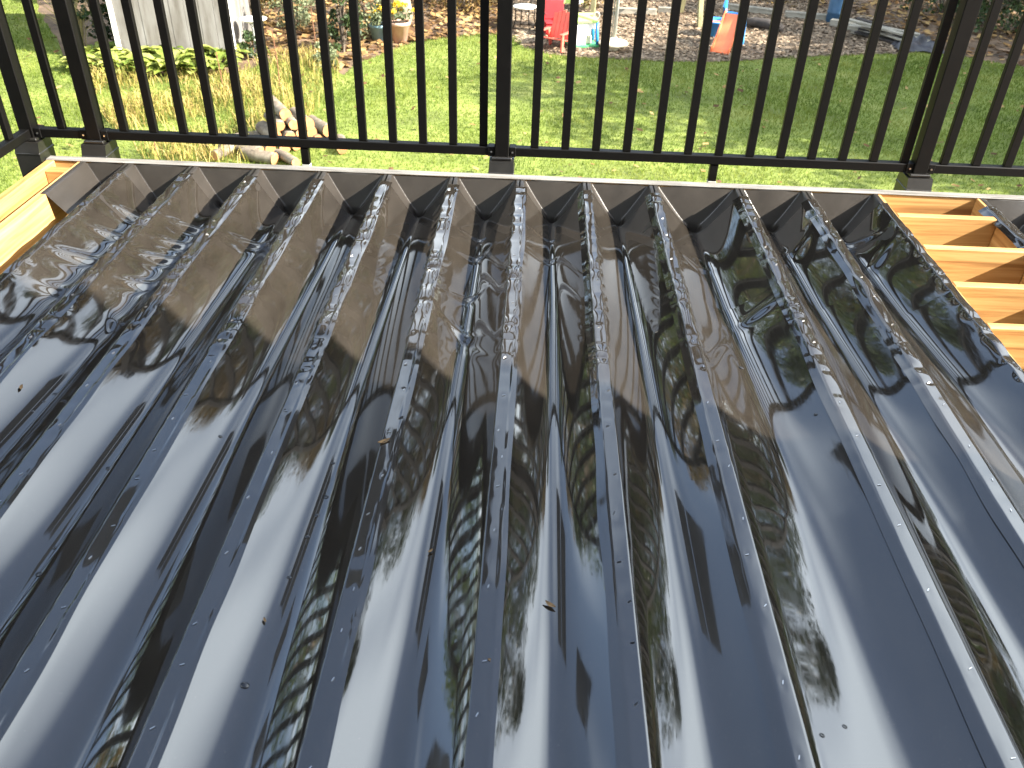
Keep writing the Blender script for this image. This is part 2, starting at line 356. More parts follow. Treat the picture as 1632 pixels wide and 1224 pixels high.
tag(litter('fallen_leaves', 9000, wood_poly, (7, 24, 12, 24), .085, M['leaves_brown'], GZ-.006), 'brown fallen leaves under the trees beside the lumber', 'leaves', kind='stuff')
back_poly = [ground(*p) for p in [(380, 95), (500, 86), (545, 116), (592, 92), (645, 72), (700, 62), (775, 54), (815, 60)]]+[(1.2, 17.5), (2, 20), (-5, 19)]
tag(litter('leaf_bank', 11000, back_poly, (-6, 3, 10, 20), .08, M['leaves_brown'], GZ-.006), 'dry orange leaves along the planted back bank', 'leaves', kind='stuff')
X, Y = scatter(700, -9, 13, 6, 16, lawn_poly)
lw = litter('lawn_leaves', 700, lawn_poly, (-9, 13, 6, 16.5), .05, M['leaves_brown'], GZ+.03, .5)
tag(lw, 'stray fallen leaves scattered over the lawn', 'leaves', kind='stuff')
# ------------------------------------------------------------------ deck frame
JW = .019
JX = [.10, .322, .622]+[k*.3048 for k in range(3, 10)]+[3.137, 3.441, 3.765, 4.235]
deck = empty('raised_deck', (2, -2, GZ)); tag(deck, 'raised deck frame of new yellow pine joists without its floor boards', 'deck')
def dpart(name, mb, mt):
    o = mb.build(name, mt, deck); o.matrix_parent_inverse = Matrix.Translation((-2, 2, -GZ)); return o
YB = -4.34
for x in JX: dpart('joist', MB().box(x-JW, x+JW, YB, -.0015, -.235, -.0005, .003), M['joist'])
dpart('rim_board', MB().box(-.065, 9.8, 0, .038, -.235, 0, .003), M['rim'])
dpart('rim_board', MB().box(-.065, -.027, YB, -.0015, -.235, .001, .003), M['joist'])
dpart('rim_cap', MB().box(-.065, 9.8, -.006, .042, .0015, .006, .001), M['flash'])
for x in [4.54+.305*k for k in range(18)]: dpart('joist', MB().box(x-JW, x+JW, -2.45, -.0015, -.235, -.0005, .003), M['joist'])
for y in (-.222, -.537, -.853, -1.155, -1.46, -1.77, -2.07, -2.4, -2.7):
    dpart('blocking', MB().box(3.765+JW+.001, 4.235-JW-.001, y-.019, y+.019, -.232, .0, .003), M['rim'])
for y in (-.075, -.9, -1.7, -2.5): dpart('blocking', MB().box(-.0255, .10-JW-.001, y-.03, y+.03, -.16, -.012, .003), M['rim'])
dpart('ledger_board', MB().box(-.065, 4.9, YB-.04, YB-.0015, -.235, 0, .003), M['rim'])
dpart('beam', MB().box(-.06, 9.8, -.75, -.64, -.48, -.237, .004), M['rim'])
for x in (.1, 2.1, 4.1, 6.05, 8, 9.7): dpart('support_post', MB().box(x-.07, x+.07, -.765, -.625, GZ+.004, -.482, .005), M['joist'])
# ------------------------------------------------------------------ drain funnels and troughs
def depth(Y):
    """sag of the liner below the joist tops: deep at the rim, shallow at the house"""
    t = -np.asarray(Y)
    return np.interp(t, [0, .12, 1.0, 2.0, 3.0, 4.3], [.150, .143, .112, .078, .048, .018])
def bay(hw): return min(1.12, hw/.1334)
def near(j, Y):
    """the liner was pulled tauter towards the house in the bays beyond the middle post"""
    return np.interp(-np.asarray(Y), [0, .9, 2.1, 4.3], [1, 1, [1, .86, .66][min(2, max(0, j-7))], [1, .8, .6][min(2, max(0, j-7))]])
def vee(u, r):
    return (np.sqrt(u*u+r*r)-r)/(np.sqrt(1+r*r)-r)       # 0 at the middle, 1 at the joists
def grid_faces(ny, nx):
    i = np.arange((ny-1)*(nx-1)); a = (i//(nx-1))*nx+i % (nx-1)
    return np.stack([a, a+1, a+nx+1, a+nx], 1)
YF = np.concatenate([np.linspace(-.002, -.12, 60), np.linspace(-.125, -.385, 14)])
def funnel(xl, xr, i, label, lap=True):
    a, b = xl+JW, xr-JW; hw = (b-a)/2; cx = (a+b)/2
    xs = np.concatenate([[xl-.004 if lap else xl+.002], [a-.004], np.linspace(a, b, 61), [b+.004], [xr+.002]])
    Yg = YF[:, None]; xg = np.broadcast_to(xs[None, :], (len(YF), len(xs)))
    u = np.clip((xg-cx)/hw, -1, 1)
    d = (depth(Yg)*bay(hw)+.007)
    zv = -d*(1-vee(u, .18))
    t = -Yg
    bow = .006*np.sin(np.pi*np.clip((u+1)/2, 0, 1))*(1+.5*math.sin(i*2.1))
    zb = -(t-bow*.6)*2.15-.002
    z = np.maximum(zv, np.minimum(zb, 0))
    hole = np.exp(-(((xg-cx)/.022)**4+((t-.098)/.02)**4)); z = z-.12*hole
    z = z + .0012*sines(xg*1., Yg*1., 100+i, 30, 22)*(np.abs(u) < .99)
    z = np.where((xg < a-.001) | (xg > b+.001), .0012, z)
    x2 = np.clip(xg, xs[0], xs[-1])
    V = np.stack([x2, np.broadcast_to(Yg, xg.shape), z], -1).reshape(-1, 3)
    Q = grid_faces(len(YF), len(xs))
    root = empty('drain_funnel', (cx, -.2, 0)); tag(root, label, 'drain funnel', 'drain funnels along the rim board')
    o = fastmesh('funnel_shell', V, Q, M['funnel'], root, True); o.matrix_parent_inverse = Matrix.Translation((-cx, .2, 0))
    p = MB().lathe([(.028, -.5), (.028, -.2), (.026, -.2), (.026, -.5)], 16, (cx, -.098, 0)).build('outlet_pipe', M['funnel'], root, True)
    p.matrix_parent_inverse = Matrix.Translation((-cx, .2, 0))
    return root
WHERE = {1: 'next to the bare sunlit joist of the deck corner', 2: 'with deep slanting creases in its sunlit wall', 3: 'ending below the railing support leg on the firewood side',
         4: 'one bay from the firewood-side support leg, towards the middle post', 5: 'one bay from the middle post, towards the firewood', 6: 'ending behind the middle railing post bracket',
         7: 'one bay from the middle post, towards the slide', 8: 'adjoining the extra wide bay on its firewood side', 9: 'in the extra wide bay below the slide-side support leg',
         10: 'adjoining the extra wide bay on its wooden blocking side', 11: 'bordering the open bay of wooden blocking', 13: 'on the far side of the open wooden bay'}
for i in range(12):
    funnel(JX[i], JX[i+1], i, 'uncovered narrow black drain funnel hooked over the bare corner joist' if i == 0 else 'drain funnel of the trough '+WHERE[i])
funnel(JX[13], 4.54, 13, 'drain funnel of the trough '+WHERE[13])
# joist-top ripples, shared by the sheets that lap there
def ripple(Y, j):
    Y = np.asarray(Y, float)
    amp = .0046*smooth01((Y+1.75+.12*math.sin(j*1.7))/.5)+.0006
    ph = Y*math.pi/(.125+.02*math.sin(j*3.1))+j+1.3*np.sin(Y*6.3+j*2)+.7*np.sin(Y*15.1+j)
    w1 = np.abs(np.sin(ph))**.9
    w2 = np.clip(.5+.55*sines(Y*0, Y, 40+j, 1, 17, 6), .05, 1.5)
    return amp*np.clip(w1*w2+.15, 0, 1.6)
STAPLES = {}
for j in range(1, 14):
    r = np.random.default_rng(300+j); y = -.17; L = []
    while y > -4.2:
        L.append((y, r.uniform(-.009, .009), r.uniform(-.5, .9))); y -= r.uniform(.10, .21)
    STAPLES[j] = L
CREASE = {1: [(.35, -.30, .05, .012, .7), (.42, -.52, .05, .010, .6), (.30, -.78, .06, .013, .8), (.5, -1.0, .07, .008, .4)],
          2: [(.40, -.42, .04, .012, .9), (.45, -.58, .045, .013, .8), (.38, -.74, .05, .014, .9), (.5, -.93, .06, .012, .7), (.62, -1.25, .09, .008, -.5)],
          3: [(.4, -.55, .04, .010, .8)], 6: [(.35, -.40, .025, .006, .9), (.36, -.6, .03, .006, .9), (.38, -.95, .03, .006, .8), (.42, -1.2, .06, .008, -.6)],
          7: [(.3, -.38, .022, .005, .8), (.3, -.6, .022, .005, .7)], 9: [(.2, -.6, .05, .006, .5), (.85, -1.0, .06, .007, .4)],
          11: [(.6, -.22, .05, .014, -.8), (.72, -.45, .07, .006, .9)], 10: [(.7, -.35, .06, .004, .8)]}
YS = np.concatenate([np.linspace(-.105, -1.85, 260), np.linspace(-1.862, -4.30, 160)])
def trough(j, label):
    xl, xr = JX[j], JX[j+1]; a, b = xl+JW, xr-JW; hw = (b-a)/2; cx = (a+b)/2
    over_right = j <= 6; over_left = j >= 8
    def lin(p, q, n): return np.linspace(p, q, n, endpoint=False)
    s = np.concatenate([lin(0, 1, 14), lin(1, 1.06, 7), lin(1.06, 1.94, 64), lin(1.94, 2, 7), np.linspace(2, 3, 15)])
    Yg = YS[:, None]; S_ = np.broadcast_to(s[None, :], (len(YS), len(s)))
    jf = .0022*smooth01((Yg+1.7)/.5)
    aj = a+jf*sines(Yg*0, Yg, 60+j, 1, 60, 6); bj = b+jf*sines(Yg*0, Yg, 61+j, 1, 60, 6)
    left0 = (a-2*JW-.026 if over_left else a-.03); right1 = (b+2*JW+.016 if over_right else b+.030)
    e = .002*sines(Yg*0, Yg, 80+j, 1, 12, 5)
    xm = a+(b-a)*(S_-1); xm = xm+(aj-a)*np.clip(1-(xm-a)/.022, 0, 1)**2+(bj-b)*np.clip(1-(b-xm)/.022, 0, 1)**2
    x = np.where(S_ <= 1, left0+e+(aj-left0-e)*S_, np.where(S_ < 2, xm, bj+(right1+e-bj)*(S_-2)))
    u = np.clip((S_-1)*2-1, -1, 1)
    r = np.interp(-YS, [0, .6, 1.6, 3, 4.3], [.16, .24, .36, .5, .6])[:, None]
    d = depth(Yg)*bay(hw)*near(j, Yg)
    z = -d*(1-vee(u, r))
    inner = np.clip(1-u*u, 0, 1)
    # slack in the film: long soft waves, then the creases that cross the walls
    z = z + inner*(.0011*sines(x, Yg, 200+j, 9, 1.7)+.00022*sines(x, Yg, 230+j, 26, 7)*smooth01((Yg+2.0)/1.2))
    v = (u+1)/2
    for (vc, yc, wd, am, sk) in CREASE.get(j, []):
        q = (Yg-yc)-sk*(v-vc)*.30
        z = z + am*np.exp(-((v-vc)/.22)**2)*inner*(np.exp(-(q/(wd*.45))**2)-.55*np.exp(-((q+wd*.8)/(wd*.8))**2))
    # ripples run from the joist top down over the shoulders
    for side, jj, ed in ((-1, j, aj), (1, j+1, bj)):
        f = np.where(side < 0, S_ <= 1, S_ >= 2)
        t = (x-ed)*(-side)                                       # >0 towards the bay
        rip = ripple(Yg+.0*x, jj)
        acr = np.clip((x-(JX[jj]-.03))/.06, 0, 1)
        top = rip*(.25+.75*np.sin(np.pi*np.clip(acr, .0, 1)))*(1+.2*sines(x, Yg, 400+jj, 40, 16))
        w_in = np.clip(1-np.clip(t, 0, 1)/.030, 0, 1)**2
        base = (.0040 if ((side > 0 and over_right) or (side < 0 and over_left)) else .0016)
        pk = np.zeros_like(z)
        for (ys, xo, an) in STAPLES[jj]:
            if ys < -1.2:
                dd = ((x-JX[jj]-xo)/.020)**2+((Yg-ys)/.034)**2
                pk = pk + .0009*np.exp(-dd)-.0007*np.exp(-dd*5)
        z = np.where(f, base+np.maximum(top, 0)+pk, z+(np.maximum(top, 0)+base)*w_in*(np.abs(t) < .2)*(side*u > 0))
        # the free edge of the upper sheet reaches past the joist and droops
        if side > 0 and over_right:
            o = np.clip(x-(JX[jj]+JW), 0, 1); z = z - f*o*.10 + f*.0015*(o > 0)*(1+sines(Yg*0, Yg, 70+j, 1, 17, 5))
        if side < 0 and over_left:
            o = np.clip((JX[jj]-JW)-x, 0, 1); z = z - f*o*np.interp(-YS, [0, 1, 2, 3, 4.3], [.95, .78, .5, .32, .12])[:, None]*.86
    yy = Yg - .05*np.clip(1-np.abs(u), 0, 1)*(S_ > 1)*(S_ < 2)*smooth01((Yg+.5)/.4)
    V = np.stack([x, np.broadcast_to(yy, x.shape), z], -1).reshape(-1, 3)
    o = fastmesh('liner_trough', V, grid_faces(len(YS), len(s))[:, ::-1], M['film'], None, True)
    tag(o, label, 'drain trough', 'liner troughs between the joists')
    # staples through the sheet that lies on top of the right-hand joist
    mb = MB(); jj = j+1 if (over_right or j == 7) else j
    for (ys, xo, an) in STAPLES[jj]:
        zz = float(ripple(ys, jj))+.0058
        mb.box(-.0048, .0048, -.0007, .0007, -.0006, .0006, 0, Matrix.Translation((JX[jj]+xo, ys, zz)) @ Matrix.Rotation(an+.7, 4, 'Z'))
    st = mb.build('staples', M['steel'], o); st['kind'] = 'stuff'
    return o
for j in range(1, 12): trough(j, 'glossy black liner trough '+WHERE[j])
JX.append(4.54); STAPLES[14] = STAPLES[5]
trough(13, 'glossy black liner trough '+WHERE[13])
# ------------------------------------------------------------------ railing
RY = .115
rail = empty('deck_railing', (2.04, RY, -.2)); tag(rail, 'black metal baluster railing bolted outside the rim board', 'railing')
RI = Matrix.Translation((-2.04, -RY, .2))
def rpart(name, mb, mt=M['rail'], parent=rail, smooth=False):
    o = mb.build(name, mt, parent, smooth)
    if parent is rail: o.matrix_parent_inverse = RI
    return o
posts = [-.175, .14, 2.042, 3.968, 5.89, 7.815, 9.74]
TOPZ = 1.03
def bal(x, y):
    o = rpart('baluster', MB().box(x-.0185, x+.0185, y-.0125, y+.0125, .114, TOPZ-.02, .002)); return o
for x in posts:
    rpart('post', MB().box(x-.032, x+.032, RY-.032, RY+.032, -.10, TOPZ+.06, .003))
    rpart('post_cap', MB().box(x-.036, x+.036, RY-.036, RY+.036, TOPZ+.061, TOPZ+.075, .003))
    mb = MB()
    poly = [(.044, .012), (.058, .058), (RY+.05, .058), (RY+.062, .03), (RY+.062, -.06), (RY+.03, -.125), (.044, -.17)]
    mb.prism(poly, x-.057, x+.057)
    br = rpart('bracket', mb, M['bracket'])
    rpart('bracket_collar', MB().box(x-.047, x+.047, RY-.047, RY+.047, .060, .073, .003), M['bracket'])
    rpart('bracket_lip', MB().box(x-.060, x+.060, .0425, RY+.066, .000, .012, .003), M['bracket'])
    for dz in (-.03, -.1):
        rpart('bolt', MB().tube([(x+.059, .085, dz), (x+.066, .085, dz)], .009, 8), M['bracket'])
def span(x0, x1, xs):
    a, b = x0+.033, x1-.033
    rpart('bottom_rail', MB().box(a, b, RY-.021, RY+.021, .072, .113, .003))
    rpart('top_rail', MB().box(a, b, RY-.028, RY+.028, TOPZ-.02, TOPZ+.022, .004))
    for c in (a+.016, b-.016):
        rpart('rail_clip', MB().box(c-.0155, c+.0155, RY-.025, RY+.025, .070, .116, .002))
        rpart('screw', MB().tube([(c, RY-.0255, .093), (c, RY-.0285, .093)], .0045, 8), M['steel'])
    for x in xs: bal(x, RY)
span(posts[0], posts[1], [-.015])
span(posts[1], posts[2], np.linspace(.278, 1.955, 13))
span(posts[2], posts[3], np.linspace(2.192, 3.893, 13))
for q in (3, 4, 5): span(posts[q], posts[q+1], np.linspace(posts[q]+.107, posts[q]+1.842, 13))
for x in (1.118, 3.03):
    rpart('support_leg', MB().box(x-.0185, x+.0185, RY-.016, RY+.016, -.01, .0705, .002))
    rpart('support_foot', MB().box(x-.019, x+.019, RY-.017, RY+.017, -.16, -.0105, .002), M['greypole'])
# return along the open side of the deck
XL = posts[0]
rpart('bottom_rail', MB().box(XL-.021, XL+.021, -4.2, RY-.033, .072, .113, .003))
rpart('top_rail', MB().box(XL-.028, XL+.028, -4.2, RY-.033, TOPZ-.02, TOPZ+.022, .004))
for k in range(29):
    y = RY-.17-k*.142
    rpart('baluster', MB().box(XL-.0125, XL+.0125, y-.0185, y+.0185, .114, TOPZ-.021, .002))
# ------------------------------------------------------------------ house behind the camera (a stone block is added to it to shade the near deck)
hs = empty('house', (1, -6, GZ)); tag(hs, 'grey sided house with an added stone block shading the deck', 'house')
HI = Matrix.Translation((-1, 6, -GZ))
def hpart(n, mb, mt, par=hs):
    o = mb.build(n, mt, par)
    if par is hs: o.matrix_parent_inverse = HI
    return o
hpart('wall', MB().box(-6, 7.6, -11, -4.42, GZ, 4.6), M['siding'])
mb = MB(); mb.add([(-6.5, -3.95, 4.5), (8.1, -3.95, 4.5), (8.1, -7.7, 6.6), (-6.5, -7.7, 6.6), (-6.5, -11.5, 4.5), (8.1, -11.5, 4.5),
                   (-6.5, -3.95, 4.62), (8.1, -3.95, 4.62), (8.1, -7.7, 6.75), (-6.5, -7.7, 6.75), (-6.5, -11.5, 4.62), (8.1, -11.5, 4.62)],
                  [(0, 1, 2, 3), (3, 2, 5, 4), (6, 9, 8, 7), (9, 10, 11, 8), (0, 6, 7, 1), (4, 5, 11, 10), (0, 3, 4, 10, 9, 6), (1, 7, 8, 11, 5, 2)])
hpart('roof', mb, M['shingle'])
hpart('shade_block', MB().box(5.0, 6.0, -4.41, -2.535, GZ, 6.3, .01), M['brick'])  # unseen addition, sized and placed to cast the slanting shade edge on the liner
hpart('shade_block_cap', MB().box(4.95, 6.0, -4.4, -2.54, 6.301, 6.42, .01), M['concrete'])
wd = hpart('door', MB().box(1.2, 3.0, -4.419, -4.37, .03, 2.1, .005), M['white'])
for x in (1.3, 2.14): 
    o = MB().box(x, x+.76, -4.369, -4.362, .15, 2.0).build('pane', M['glass'], wd); o.matrix_parent_inverse = HI
for x in (-3.6, -1.0):
    wn = hpart('window', MB().box(x, x+1.1, -4.419, -4.37, .9, 2.1, .005), M['white'])
    o = MB().box(x+.08, x+1.02, -4.369, -4.362, .98, 2.02).build('pane', M['glass'], wn); o.matrix_parent_inverse = HI
# ------------------------------------------------------------------ trees and shrubs
def leaf_cloud(centers, rad, n, size, seed, flat=.8):
    r = np.random.default_rng(seed); C = []
    for (c, cr) in zip(centers, rad):
        p = r.normal(0, 1, (n, 3)); p /= np.linalg.norm(p, axis=1)[:, None]; p *= (r.uniform(.25, 1, n)**.5)[:, None]*cr*np.array([1, 1, flat])
        C.append(p+c)
    P = np.concatenate(C); m_ = len(P)
    a = r.normal(0, 1, (m_, 3)); a /= np.linalg.norm(a, axis=1)[:, None]; b = np.cross(a, r.normal(0, 1, (m_, 3))); b /= np.linalg.norm(b, axis=1)[:, None]
    s = size*r.uniform(.6, 1.4, m_)[:, None]
    V = np.stack([P-a*s*.5, P+b*s*.33, P+a*s*.5, P-b*s*.33], 1).reshape(-1, 3)
    return V, np.arange(4*m_).reshape(m_, 4)
def make_tree(seed, H, R, lmat, bmat, crown0=.3, clumps=150, per=46, leaf=.17, lean=0.0):
    """trunk with limbs and a crown of leaf clumps; returns the two meshes"""
    r = np.random.default_rng(seed); mb = MB()
    top = Vector((lean*H+r.normal(0, .1), r.normal(0, .1), H*.86)); tr = .022*H+.03
    ph = r.uniform(0, 6)
    pts = [Vector((lean*H*t+.12*math.sin(ph+3*t)*t, .12*math.cos(ph+2.3*t)*t, H*.86*t)) for t in np.linspace(0, 1, 9)]
    rad = [tr*(1.5 if i == 0 else 1.05-.95*i/8)+.012 for i in range(9)]
    mb.tube(pts, rad, 9); cen = []; crad = []
    for i in range(int(clumps)):
        h = r.uniform(crown0, 1.0); prof = math.sin(math.pi*min(1, max(.08, (h-crown0)/(1-crown0)*.86+.14)))**.7
        a = r.uniform(0, 6.28); q = R*prof*(r.uniform(.15, 1)**.6)*(1+.22*math.sin(3*a+seed))
        cen.append((lean*H*h+q*math.cos(a), q*math.sin(a), H*h-.08*q)); crad.append(R*r.uniform(.12, .26))
    for k in range(0, len(cen), max(1, len(cen)//16)):
        c = Vector(cen[k]); t = max(.15, min(.9, (c.z/H-.16)/.86)); i0 = min(7, int(t*8)); b0 = pts[i0].lerp(pts[i0+1], t*8-i0)
        mid = b0.lerp(c, .5)+Vector((0, 0, .06*H*r.uniform(.2, 1)))
        mb.tube([b0, mid, c], [rad[i0]*.5, rad[i0]*.3, .012], 6)
    V, Q = leaf_cloud(cen, crad, per, leaf, seed+1)
    t = bpy.data.meshes.new('trunk'); t.from_pydata(mb.V, [], mb.F); t.materials.append(bmat); t.polygons.foreach_set('use_smooth', [True]*len(t.polygons))
    o = fastmesh('crown', V, Q, lmat); cm = o.data; bpy.data.objects.remove(o)
    return t, cm
def place_tree(ms, x, y, s, rz, label, name='tree', cat='tree', group=None):
    e = empty(name, (x, y, GZ-.02), rz); e.scale = (s, s, s); tag(e, label, cat, group)
    link('trunk', ms[0], e); link('crown', ms[1], e); return e
T1 = make_tree(11, 10, 3.4, M['leaf_a'], M['bark']); T2 = make_tree(23, 11, 3.0, M['leaf_b'], M['bark'])
T3 = make_tree(37, 12, 2.6, M['leaf_c'], M['bark'], .12, 170, 46, .17); T4 = make_tree(41, 9, 3.2, M['leaf_a'], M['palebark'], .28)
G1 = 'trees along the back of the yard'; G2 = 'trees shading the lawn'; G3 = 'trees on the shed side of the yard'
LB = 'leafy tree in the row standing beyond the yard and mirrored in the liner'
rr = np.random.default_rng(5)
for i, (x, y, s, k) in enumerate([(-17, 24, 1.7, 0), (-12.5, 22, 1.5, 1), (-8.2, 23.5, 1.45, 0), (-4, 25.5, 1.1, 2), (.8, 28, .7, 1), (4.5, 27, .75, 0), (9.2, 26, 1.25, 2), (12.8, 24, 1.5, 0), (17.5, 25, 1.7, 1), (22.5, 23, 1.8, 0), (27, 19, 1.7, 2), (15.2, 28, 1.8, 2), (20, 28, 1.9, 1), (-10, 28, 1.7, 2)]):
    place_tree([T1, T2, T3][k], x, y, s, rr.uniform(0, 6), [LB, 'tree with rusty autumn leaves in the row beyond the yard', 'dark evergreen-like tree in the row beyond the yard'][k], group=G1)
for i, (x, y, s, k) in enumerate([(13.8, 7.8, .80, 0), (16.3, 8.9, .88, 3), (18.8, 7.6, .92, 0), (15.2, 6.3, .60, 1), (21.3, 8.6, .98, 3), (17.2, 6.6, .75, 3), (17.5, 15.5, .75, 2), (15.3, 9.4, .7, 1), (23.5, 7.2, 1.0, 1), (26, 6.8, 1.35, 0), (29, 5.6, 1.55, 3), (24.5, 9.6, 1.1, 0), (19.5, 9.2, .9, 1), (18, 12.8, .75, 3), (20.5, 14.5, .8, 0), (16.8, 14.6, .65, 1), (14.6, 8.8, .72, 0)]):
    place_tree([T1, T2, T3, T4][k], x, y, s, rr.uniform(0, 6), ['green broad tree casting shade over the lawn', 'rusty autumn tree casting shade over the lawn', 'dark slender tree at the leafy wood edge', 'green tree with pale trunk casting shade over the lawn'][k], group=G2)
for i, (x, y, s, k) in enumerate([(-10, 14, .95, 2), (-12, 8, 1.0, 0), (-11, 1.5, .9, 1), (-15, 4, 1.1, 2), (-9.5, 18.5, .8, 3), (-14, -4, 1.0, 0)]):
    place_tree([T1, T2, T3, T4][k], x, y, s, rr.uniform(0, 6), ['green broad tree on the shed side of the yard', 'rusty autumn tree on the shed side of the yard', 'dark tall tree on the shed side of the yard', 'green tree with pale trunk behind the shed'][k], group=G3)
# the pale trunk behind the flower pots
x, y = ground(632, 36)
place_tree(make_tree(57, 8, 2.2, M['leaf_b'], M['palebark'], .45, 70, 36), x, y+.3, 1, 1.0, 'tree with flared pale trunk behind the terracotta flower pot')
def shrub(px, py, w_, h_, lmat, label, seed, n=46, leaf=.07, name='shrub', off=0):
    x, y = ground(px, py); y += off; r = np.random.default_rng(seed); cen = []; rad = []
    for i in range(n):
        a = r.uniform(0, 6.28); t = r.uniform(.08, .95); q = w_/2*math.sqrt(max(.05, 1-abs(2*t-.8)**2*.6))*r.uniform(.2, 1)**.5*.85
        cen.append((q*math.cos(a), q*math.sin(a), t*h_)); rad.append(w_*r.uniform(.1, .2))
    V, Q = leaf_cloud(cen, rad, 34, leaf, seed+1)
    e = empty(name, (x, y, GZ)); tag(e, label, 'shrub')
    fastmesh('foliage', V, Q, lmat, e)
    mb = MB()
    for i in range(0, n, 6): mb.tube([(0, 0, -.02), (cen[i][0]*.4, cen[i][1]*.4, cen[i][2]*.6), cen[i]], [.02, .014, .005], 5)
    mb.build('stems', M['bark'], e)
    return e
shrub(548, 82, .75, 1.7, M['leaf_c'], 'dark glossy evergreen shrub beside the blue pot', 61, 60)
shrub(592, 62, .9, 1.3, M['leaf_d'], 'grey-green feathery shrub behind the blue pot', 62, 50, .055)
shrub(400, 45, 1.1, 1.5, M['leaf_b'], 'russet shrub growing against the shed corner', 63, 50)
shrub(470, 40, 1.0, .9, M['leaf_d'], 'straggly pale green shrub on the leaf bank behind the weeds', 64, 36, .06)
shrub(405, 92, .5, .45, M['leaf_c'], 'small dark bush under the white bird bath', 65, 24, .05)
shrub(165, 78, .85, 2.0, M['leaf_c'], 'tall dark shrub hugging the shed wall', 66, 60, .08)
shrub(520, 108, .55, .4, M['leaf_d'], 'low pale green clump at the foot of the evergreen', 67, 20, .05)
shrub(915, 10, 1.6, 1.3, M['leaf_b'], 'yellow-leaved bush behind the striped parasol', 68, 50)
shrub(745, 12, 1.8, 1.0, M['leaf_b'], 'dry brown brush heaped on the bank behind the lawn', 69, 50)
shrub(1500, 20, 2.6, 1.6, M['leaf_c'], 'dark wide bush in the shade behind the lumber', 70, 80, .09)
shrub(1260, 2, 2.2, .8, M['leaf_b'], 'brown leafless brush pile behind the play area', 71, 50, .06)
shrub(1575, 45, 2.0, 1.3, M['leaf_c'], 'dark low bush on the leaf-strewn ground beyond the lawn corner', 73, 60, .09)
shrub(1610, 5, 2.6, 1.8, M['leaf_c'], 'large dark bush deepest in the wood edge', 74, 80, .09)
# arching yellow grass by the shed
x, y = ground(128, 78); e = empty('ornamental_grass', (x, y, GZ)); tag(e, 'clump of arching straw-yellow ornamental grass at the shed corner', 'grass clump')
mb = MB(); r = np.random.default_rng(72)
for i in range(90):
    a = r.uniform(0, 6.28); L = r.uniform(.5, 1.1); o = r.uniform(.15, .5)
    b0 = Vector((r.normal(0, .06), r.normal(0, .06), 0)); p1 = b0+Vector((math.cos(a)*o*.4, math.sin(a)*o*.4, L*.7)); p2 = b0+Vector((math.cos(a)*o, math.sin(a)*o, L))
    mb.tube([b0, p1, p2], [.006, .005, .002], 3, False)
mb.build('stems', M['straw'], e)
# hostas in front of the shed
def hosta_mesh(seed):
    r = np.random.default_rng(seed); mb = MB()
    for i in range(44):
        a = r.uniform(0, 6.28); L = r.uniform(.2, .36); up = r.uniform(.3, 1.2); wv = L*r.uniform(.28, .36)
        d = Vector((math.cos(a), math.sin(a), 0)); sd = Vector((-math.sin(a), math.cos(a), 0)); b0 = d*r.uniform(.0, .08)
        sp = []
        for t in (0, .3, .55, .8, 1): sp.append(b0+d*L*t*(.55+.45*math.cos(up))+Vector((0, 0, .04+L*(t*up*.95-t*t*.62*up))))
        wd = [.12, .45, 1, .75, .05]; V = []
        for p, q in zip(sp, wd): V += [p-sd*wv*q*.5+Vector((0, 0, .012*q)), p, p+sd*wv*q*.5+Vector((0, 0, .012*q))]
        Fc = []
        for k in range(4):
            for c in (0, 1): Fc.append((k*3+c, k*3+c+1, k*3+c+4, k*3+c+3))
        mb.add(V, Fc)
    me = bpy.data.meshes.new('leaves'); me.from_pydata(mb.V, [], mb.F); me.materials.append(M['hosta']); return me
HM = [hosta_mesh(80), hosta_mesh(81), hosta_mesh(82)]
r = np.random.default_rng(83)
for i, (px, py) in enumerate([(140, 112), (152, 96), (172, 116), (188, 98), (205, 118), (222, 100), (240, 114), (262, 99), (276, 118), (296, 101), (312, 118), (330, 100), (346, 116), (358, 98)]):
    x, y = ground(px, py); e = empty('hosta_plant', (x, y, GZ), r.uniform(0, 6)); s = r.uniform(1.2, 1.65); e.scale = (s, s, s*1.2)
    tag(e, 'yellow-green hosta with broad arching leaves in the row along the shed wall', 'plant', 'hostas in front of the shed')
    link('leaves', HM[i % 3], e)
# ------------------------------------------------------------------ shed
a = np.array(ground(194, 99)); b = np.array(ground(376, 99)); L = float(np.linalg.norm(b-a)); ang = math.atan2(b[1]-a[1], b[0]-a[0])
sh = empty('garden_shed', (float(a[0]), float(a[1]), GZ), ang); tag(sh, 'pale weathered garden shed of upright boards behind the hostas', 'shed')
nb = 8
for i in range(nb):
    w_ = L/nb; MB().box(i*w_+.003, (i+1)*w_-.003, .004*(i % 2), .03, .05, 2.1, .002).build('board', M['shed'], sh)
MB().box(.01, L-.01, .031, 2.2, 0, 2.08).build('wall', M['shed'], sh)
for x in (-.03, L-.05): MB().box(x, x+.08, -.014, .06, .03, 2.1, .004).build('corner_trim', M['white'], sh)
mb = MB(); mb.prism([(-.2, 2.02), (1.1, 2.85), (2.4, 2.02), (2.4, 2.10), (1.1, 2.93), (-.2, 2.10)], -.15, L+.15); mb.build('roof', M['shingle'], sh)
mb = MB(); mb.prism([(.0, 2.085), (1.1, 2.8), (2.2, 2.085)], .02, L-.02); mb.build('gable', M['shed'], sh)
